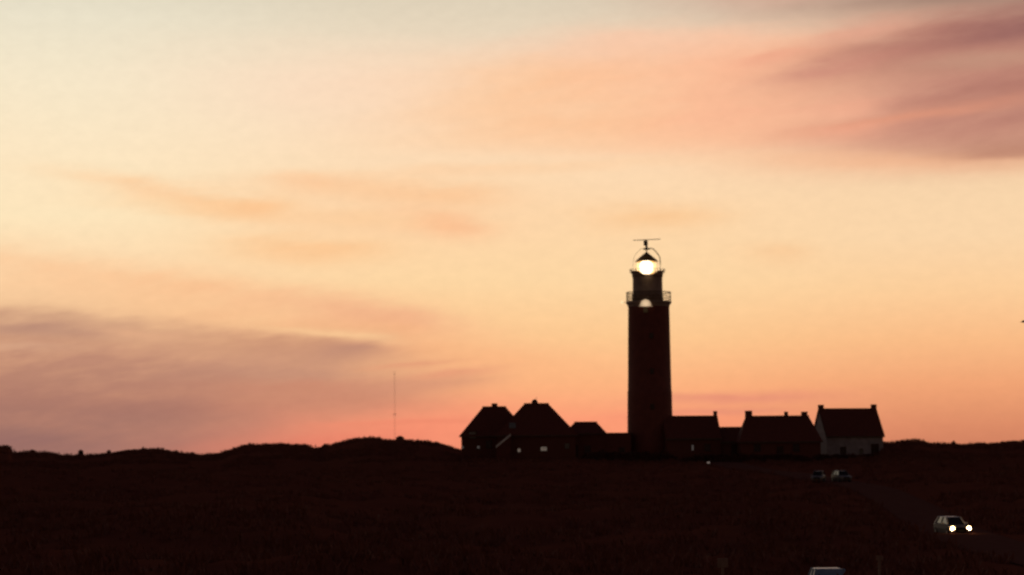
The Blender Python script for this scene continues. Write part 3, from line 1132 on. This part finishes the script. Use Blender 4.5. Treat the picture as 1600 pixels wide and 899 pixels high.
# main gallery: corbels, deck, railing
deckz = Z(473)
gal = MB().lathe([(r_top + .04, Z(480)), (r_top + .12, Z(477)), (34.8 * s, Z(475)), (35.6 * s, Z(474.5)), (35.6 * s, Z(471.5)), (25 * s, Z(471.3))], 64).build('gallery_deck', M['grey_metal'], lh)
Rr = 34.6 * s
ztop = Z(457.5)
for zz, rd in ((ztop, .075), ((ztop + Z(471)) / 2, .045), (Z(471) + .25, .04)):
    ro_ = MB().tube([(Rr * math.cos(t), Rr * math.sin(t), zz) for t in np.linspace(0, 2 * math.pi, 49)[:-1]], rd, 6, closed=True)
    ro = ro_.build('railing', M['dark_metal'], lh)
balu = MB()
for k in range(48):
    t = 2 * math.pi * k / 48
    x, y = Rr * math.cos(t), Rr * math.sin(t)
    rr_ = .05 if k % 6 == 0 else .028
    balu.tube([(x, y, Z(471.4)), (x, y, ztop)], rr_, 5)
balu.build('balusters', M['dark_metal'], ro)['kind'] = 'stuff'
# watch room drum
lx = (1014.5 - 1016.0) * s
dr = MB().lathe([(23.9 * s, Z(472)), (23.4 * s, Z(455)), (23.2 * s, Z(431)), (23.7 * s, Z(430))], 56, lx, 0).build('watch_room', M['grey_metal'], lh, smooth=True)
# lantern gallery: deck, and a solid parapet that has a gap added on the camera side, imitating lamp bloom
ug = MB().lathe([(23.3 * s, Z(434)), (24.0 * s, Z(432.5)), (24.6 * s, Z(431.8)), (10 * s, Z(431.6))], 56, lx, 0).build('lantern_gallery', M['grey_metal'], lh)
pv, pf = [], []
NP = 60
for i_ in range(NP + 1):
    t = -math.pi / 2 + R(14) + (2 * math.pi - R(28)) * i_ / NP
    off = min(i_, NP - i_) / NP * 2 * (180 - 14)
    top = 431.2 - 6.0 * min(1.0, off / 24.0) ** .8 - 1.3 * min(1, off / 70)
    for rr_, pz in ((23.6, 431.9), (25.9, top), (25.3, top - .05), (23.0, 431.9)):
        pv.append((lx + rr_ * s * math.cos(t), rr_ * s * math.sin(t), Z(pz)))
for i_ in range(NP):
    for k in range(4):
        k2 = (k + 1) % 4
        pf.append((i_ * 4 + k, (i_ + 1) * 4 + k, (i_ + 1) * 4 + k2, i_ * 4 + k2))
pf += [(0, 1, 2, 3), (NP * 4 + 3, NP * 4 + 2, NP * 4 + 1, NP * 4)]
MB().add(pv, pf).build('parapet', M['grey_metal'], lh)
ur = MB()
R2 = 26.6 * s
for t0 in np.linspace(0, 2 * math.pi, 17)[:-1]:
    x, y = lx + R2 * math.cos(t0), R2 * math.sin(t0)
    ur.tube([(x, y, Z(427)), (lx + (R2 + .12) * math.cos(t0), (R2 + .12) * math.sin(t0), Z(421.0))], .05, 5)
ur.tube([(lx + (R2 + .12) * math.cos(t), (R2 + .12) * math.sin(t), Z(421.5)) for t in np.linspace(0, 2 * math.pi, 49)[:-1]], .035, 5, closed=True)
ur.build('lantern_railing', M['dark_metal'], lh)['kind'] = 'stuff'
# lantern: low base wall, glazing bars, glass, roof
lanx = (1013.5 - 1016.0) * s
rb = 17.0 * s
MB().lathe([(rb + .1, Z(431.6)), (rb + .1, Z(431.0)), (rb - .2, Z(430.9))], 32, lanx, 0).build('lantern_base', M['grey_metal'], lh)
for k in range(12):
    t = 2 * math.pi * (k + .5) / 12
    MB().tube([(lanx + rb * math.cos(t), rb * math.sin(t), Z(431)), (lanx + rb * math.cos(t), rb * math.sin(t), Z(408.5))], .018, 5).build('glazing_bar', M['dark_metal'], lh)
# roof of the lantern: thin concave umbrella cone with a ball on top
rf = MB().lathe([(17.9 * s, Z(409.2)), (17.6 * s, Z(408.2)), (13.0 * s, Z(404.0)), (6.0 * s, Z(398.2)), (1.4 * s, Z(394.6)), (.9 * s, Z(394.0)), (.8 * s, Z(390.5)),
                 (.4 * s, Z(390.5)), (.4 * s, Z(396.5)), (5 * s, Z(401.0)), (12 * s, Z(406.2)), (17.0 * s, Z(409.2))], 40, lanx, 0, close=False)
rfo = rf.build('lantern_roof', M['roof_metal'], lh, smooth=False)
# lens
lz = Z(418.0)
lens = MB().lathe([(.15, -1.38), (.50, -1.22), (.86, -.9), (1.08, -.5), (1.16, 0), (1.08, .5), (.86, .9), (.5, 1.12), (.15, 1.2)], 28).build('lens', M['lens'], lh, smooth=True)
lens.location = (lanx - .08, 0, lz)
lv = MB().lathe([(2.3 * math.sin(t), -2.3 * math.cos(t)) for t in np.linspace(.06, math.pi - .06, 14)], 24).build('lamp_bloom', bloom_volume(), lens)  # glowing sphere put in for lens bloom, no mist in the air
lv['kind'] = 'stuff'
pl = bpy.data.lights.new('added_spill_light', 'POINT')  # extra light added outside the glazing to spill glow on the wall
pl.energy = 60
pl.color = (1, .75, .42)
pl.shadow_soft_size = .5
plo = bpy.data.objects.new('added_spill_light', pl)
COL.objects.link(plo)
plo.parent = lh
plo.location = (lanx, -rb - 1.3, lz - .8)
# outer hoop frame carrying the radar scanner
def HP(px, py, y=0.0):
    return ((px - 1016.0) * s, y, Z(py))
MB().tube([HP(1034.5, 427), HP(1034.8, 412), HP(1034.2, 402), HP(1030.5, 396.5), HP(1024.5, 389.6), HP(1021, 388.2), HP(1013.5, 389.0)], .085, 8).build('hoop', M['dark_metal'], lh)
MB().tube([HP(993.0, 427), HP(992.6, 412), HP(994.0, 402), HP(997.5, 396.5), HP(1003.5, 389.8), HP(1007, 388.6), HP(1013.5, 389.0)], .028, 8).build('hoop', M['dark_metal'], lh)
MB().tube([(-.27, 21 * s, Z(427)), (-.27, 21 * s, Z(402)), (-.27, 10 * s, Z(389.6)), (-.27, 0, Z(389))], .028, 8).build('hoop', M['dark_metal'], lh)
hub = MB().lathe([(.5, Z(390.4)), (.62, Z(389.6)), (.55, Z(388.2)), (.2, Z(387.6)), (.18, Z(383.5))], 14, (1013.6 - 1016) * s, 0)
hub.build('hub', M['dark_metal'], lh)
pedestal = MB().lathe([(.30, Z(384.0)), (.36, Z(383.6)), (.36, Z(376.4)), (.3, Z(375.9))], 14, (1012.3 - 1016) * s, 0).build('scanner_pedestal', M['dark_metal'], lh)
bar = MB()
a_, b_ = Vector(HP(992.5, 375.8, -.3)), Vector(HP(1035.5, 373.8, .3))
dd = (b_ - a_).normalized()
up = Vector((0, 0, 1))
sd_ = dd.cross(up).normalized() * .10
uu = up * .055
bar.add([a_ - sd_ - uu, a_ + sd_ - uu, a_ + sd_ + uu, a_ - sd_ + uu, b_ - sd_ - uu, b_ + sd_ - uu, b_ + sd_ + uu, b_ - sd_ + uu],
        [(0, 1, 2, 3), (7, 6, 5, 4), (0, 4, 5, 1), (1, 5, 6, 2), (2, 6, 7, 3), (3, 7, 4, 0)])
bar.build('radar_scanner', M['dark_metal'], lh)
# arched lit opening at the foot of the watch room
yy = -35.75 * s
aw, ah = 11.5 * s, 11.0 * s
zc0 = Z(481.2)
cx = (1009 - 1016) * s
poly = [(cx - aw, zc0), (cx + aw, zc0)]
for t in np.linspace(.97, -.97, 25):
    poly.append((cx + aw * t, zc0 + .05 + .28 * math.exp(-(t / .8) ** 6) + .86 * math.sqrt(max(0, 1 - (t / .74) ** 2))))
fl = MB().prism([(a_ - cx, b_ - zc0) for a_, b_ in poly], yy - .10, yy).build('floodlight', M['tower_lamp'], lh)
fl.location = (cx, 0, zc0)
MB().box(-.35, .35, yy + .0, yy + .5, -1.0, -.02).build('floodlight_bracket', M['bracket_glow'], fl)
# small bulb on an arm at the left end of the gallery
bx = (974.5 - 1016) * s
MB().tube([(-35.5 * s, 0, Z(472.5)), (bx + .1, 0, Z(472.8))], .03, 6).build('lamp_arm', M['dark_metal'], lh)
bo = MB().lathe([(.05, -.26), (.21, -.14), (.25, 0), (.21, .14), (.05, .26)], 12).build('bulb', M['bulb'], lh, smooth=True)
bo.location = (bx, 0, Z(472.3))


# ------------------------------------------------------------------ far lattice mast
D = 3000.0
s = mp(D)
pm = P(616.5, 580, D)
zb = -14.0
ms = empty('radio_mast', (pm.x, D, zb), label='thin distant lattice radio mast behind the highest dune', cat='mast')
H = pm.z - zb
w = .85
legs = [(w * math.cos(t), w * math.sin(t)) for t in (0.5, 2.6, 4.7)]
for x, y in legs:
    MB().tube([(x, y, 0), (x, y, H)], .04, 4).build('mast_leg', M['mast'], ms)
br = MB()
nb = 60
for i in range(nb):
    z0_, z1_ = H * i / nb, H * (i + 1) / nb
    for k in range(3):
        a_, b_ = legs[k], legs[(k + 1) % 3]
        br.tube([(a_[0], a_[1], z0_), (b_[0], b_[1], z1_)], .022, 3)
br.build('bracing', M['mast'], ms)['kind'] = 'stuff'
zd = P(616.5, 647.5, D).z - zb
MB().lathe([(.3, zd - .5), (1.9, zd - .35), (1.9, zd + .25), (.3, zd + .3)], 12).build('platform', M['mast'], ms)
zd2 = P(616.5, 584.5, D).z - zb
MB().lathe([(.2, zd2 - .5), (.8, zd2 - .4), (.8, zd2 + .4), (.2, zd2 + .5)], 12).build('antenna_drum', M['mast'], ms)


# ------------------------------------------------------------------ cars
def car(name, label, body_m, loc, rz, lights=False, lower=None, glass='car_glass', length=4.2, width=1.72, height=1.48, van=False, group=None):
    """hatchback, nose towards -y"""
    e = empty(name, loc, rz, label=label, cat='car', group=group)
    L, W = length, width / 2
    # cross-section rows along y : (y, half width low, z sill, belt z, half width belt)
    rows = [(-L/2, .62, .34, .52, .60), (-L/2 + .12, .78, .22, .68, .76), (-L/2 + .55, .85, .20, .80, .82), (-L/2 + 1.05, .86, .20, .90, .83),
            (-.3, .86, .20, .95, .84), (.6, .86, .20, .97, .84), (L/2 - .55, .85, .22, .98, .82), (L/2 - .12, .80, .28, .95, .78), (L/2, .66, .36, .80, .66)]
    k_ = W / .86
    vs, fs = [], []
    for (y, wl, zs, zbt, wb) in rows:
        wl *= k_; wb *= k_
        zm = zs + (zbt - zs) * .5
        vs += [(-wl * .92, y, zs), (-wl, y, zm), (-wb, y, zbt - .05), (-wb * .86, y, zbt), (wb * .86, y, zbt), (wb, y, zbt - .05), (wl, y, zm), (wl * .92, y, zs)]
    n = 8
    for i in range(len(rows) - 1):
        for k in range(n):
            k2 = (k + 1) % n
            fs.append((i * n + k, i * n + k2, (i + 1) * n + k2, (i + 1) * n + k))
    fs.append(tuple(range(n)))
    fs.append(tuple((len(rows) - 1) * n + k for k in range(n - 1, -1, -1)))
    MB().add(vs, fs).build('body', lower or body_m, e, smooth=False)
    # cabin: glass house with pillars and roof
    h = height
    yA, yB, yC, yD = -L/2 + 1.02, -.35, L/2 - .75, L/2 - .22
    wb, wt = W * .84, W * .66
    zb_, zt_ = .88, h - .04
    g_ = MB().add([(-wb * .97, yA + .06, zb_), (wb * .97, yA + .06, zb_), (wb * .97, yD - .05, zb_), (-wb * .97, yD - .05, zb_),
                   (-wt * .97, yB + .04, zt_), (wt * .97, yB + .04, zt_), (wt * .97, yC - .03, zt_), (-wt * .97, yC - .03, zt_)],
                  [(0, 3, 2, 1), (4, 5, 6, 7), (0, 1, 5, 4), (1, 2, 6, 5), (2, 3, 7, 6), (3, 0, 4, 7)])
    g_.build('windows', M[glass], e)
    rf_ = MB().add([(-wt * 1.02, yB, zt_), (wt * 1.02, yB, zt_), (wt * 1.02, yC, zt_), (-wt * 1.02, yC, zt_),
                    (-wt * .82, yB + .14, h), (wt * .82, yB + .14, h), (wt * .82, yC - .14, h), (-wt * .82, yC - .14, h)],
                   [(0, 3, 2, 1), (4, 5, 6, 7), (0, 1, 5, 4), (1, 2, 6, 5), (2, 3, 7, 6), (3, 0, 4, 7)])
    rf_.build('roof', body_m, e)
    for sx_ in (-1, 1):
        for pa, pb, pr in (((sx_ * wb, yA, zb_), (sx_ * wt, yB, zt_ + .01), .045), ((sx_ * wb, .45, zb_), (sx_ * wt, .38, zt_ + .01), .045),
                           ((sx_ * wb, yD, zb_), (sx_ * wt, yC, zt_ + .01), .07)):
            MB().tube([pa, pb], pr, 6).build('pillar', body_m, e)
        MB().box(sx_ * (W + .09) - .09, sx_ * (W + .09) + .09, yA + .35, yA + .50, .92, 1.05).build('mirror', body_m, e, bevel=.02)
        hl = MB().lathe([(.16, -.03), (.18, 0), (.155, .05), (.06, .09)], 16).build('headlight', M['headlight'] if lights else M['rim'], e)
        hl.rotation_euler = (R(90), 0, 0)
        hl.location = (sx_ * W * .76, -L/2 + .10, .62)
        MB().box(sx_ * W * .74 - .13, sx_ * W * .74 + .13, L/2 - .12, L/2 - .02, .68, .88).build('tail_light', M['tail'], e, bevel=.01)
        for yy_ in (-L/2 + .82, L/2 - .78):
            wh = MB()
            wl_ = [(.14, -.11), (.29, -.11), (.32, -.08), (.32, .08), (.29, .11), (.14, .11)]
            wo_ = wh.lathe(wl_, 20).build('wheel', M['tyre'], e)
            wo_.rotation_euler = (0, R(90), 0)
            wo_.location = (sx_ * (W - .10), yy_, .32)
            MB().lathe([(.04, -.125), (.20, -.122), (.21, -.08), (.21, .08), (.20, .122), (.04, .125)], 16).build('rim', M['rim'], wo_)
    MB().box(-W * .5, W * .5, -L/2 - .02, -L/2 + .06, .34, .70).build('grille', M['tyre'], e, bevel=.01)
    MB().box(-.26, .26, -L/2 - .04, -L/2 + .03, .40, .51).build('number_plate', M['plate'], e)
    return e


white_paint = paint('white_car_paint', (.78, .72, .70))
grey_paint = paint('pale_grey_car_paint', (.12, .10, .095))
blue_paint = paint('pale_blue_car_paint', (.17, .24, .36))
silver_paint = paint('silver_car_paint', (.14, .12, .11))

D = 180.0
p = P(1501, 826, D)
zc = zpx(1499, 826, D) - .62
c1 = car('driving_car', 'pale hatchback with both headlights on, driving along the dune road', white_paint, (p.x - .30, D + 2.0, zc), R(9), lights=True, lower=paint('glare_darkened_paint', (.13, .10, .09), .6))  # lower body colour darkened to imitate contrast with the headlight glare
spot_l = []
for sx_ in (-1, 1):
    sp = bpy.data.lights.new('headlight_beam', 'SPOT')
    sp.energy = 130
    sp.color = (1, .8, .55)
    sp.spot_size = R(50)
    sp.spot_blend = .6
    sp.shadow_soft_size = .08
    so = bpy.data.objects.new('headlight_beam', sp)
    COL.objects.link(so)
    so.parent = c1
    so.location = (sx_ * .66, -2.25, .62)
    so.rotation_euler = (R(80), 0, 0)

for (px, py, D, rz_, m__, nm, lab) in (
        (1279, 757.5, 300, R(-14), silver_paint, 'parked_car', 'left of the two dim parked cars below the white house, with a pale roof edge'),
        (1315, 757, 300, R(13), grey_paint, 'parked_car', 'right of the two dim parked cars below the white house, rounded and grey')):
    p = P(px, py, D)
    car(nm, lab, m__, (p.x, D, max(p.z, gz(p.x, D))), rz_, length=3.7, width=1.6, group='cars parked below the white house')

D = 110.0
p = P(1291, 887, D)
zc = p.z - 1.48
car('parked_car', 'pale blue parked car with only its roof showing at the bottom edge', blue_paint, (p.x, D, zc), R(180), length=4.0, width=1.95, glass='car_sky_glass')

# ------------------------------------------------------------------ posts near the bottom edge
D = 112.0
p = P(1129, 872, D)
zg = gz(p.x, D) - .2
H = p.z - zg
sg = empty('notice_post', (p.x, D, zg), label='weathered post with a small square board, at the bottom edge below the tower', cat='post')
MB().box(-.07, .07, -.05, .05, 0, H - .1).build('post', M['grey_wood'], sg)
MB().box(-.25, .25, -.08, -.052, H - .46, H).build('board', M['grey_wood'], sg, bevel=.008)
p = P(1374, 868, D)
zg = gz(p.x, D) - .2
H = p.z - zg
sg = empty('waymark_post', (p.x, D, zg), label='thin waymark post with a short crosspiece, right of the pale blue car', cat='post')
MB().box(-.06, .06, -.06, .06, 0, H - .05).build('post', M['grey_wood'], sg)
MB().box(-.17, .17, -.09, -.062, H - .22, H).build('crosspiece', M['grey_wood'], sg, bevel=.008)

# ------------------------------------------------------------------ bird at the right edge
D = 150.0
p = P(1599.5, 503.3, D)
bd = empty('bird', (p.x, D, p.z), R(70), label='tiny dark bird in flight at the right edge of the sky', cat='bird')
b = MB()
prof = [(.004, -.17), (.03, -.14), (.045, -.06), (.05, .02), (.035, .10), (.03, .14), (.028, .17), (.006, .215)]
b.lathe(prof, 10)
bo = b.build('body', M['feather'], bd, smooth=True)
bo.rotation_euler = (R(90), 0, 0)
for sx_ in (-1, 1):
    MB().add([(sx_ * .03, -.07, .01), (sx_ * .03, .06, .01), (sx_ * .22, .05, .09), (sx_ * .22, -.05, .10), (sx_ * .42, .10, .05),
              (sx_ * .03, -.07, .0), (sx_ * .03, .06, .0), (sx_ * .22, .05, .08), (sx_ * .22, -.05, .09)],
             [(0, 1, 2, 3), (3, 2, 4), (5, 8, 7, 6), (8, 4, 7)]).build('wing', M['feather'], bd)
MB().add([(-.02, .14, 0), (.02, .14, 0), (.06, .26, .0), (-.06, .26, .0), (0, .2, .02)], [(0, 1, 4), (1, 2, 4), (2, 3, 4), (3, 0, 4), (0, 3, 2, 1)]).build('tail', M['feather'], bd)
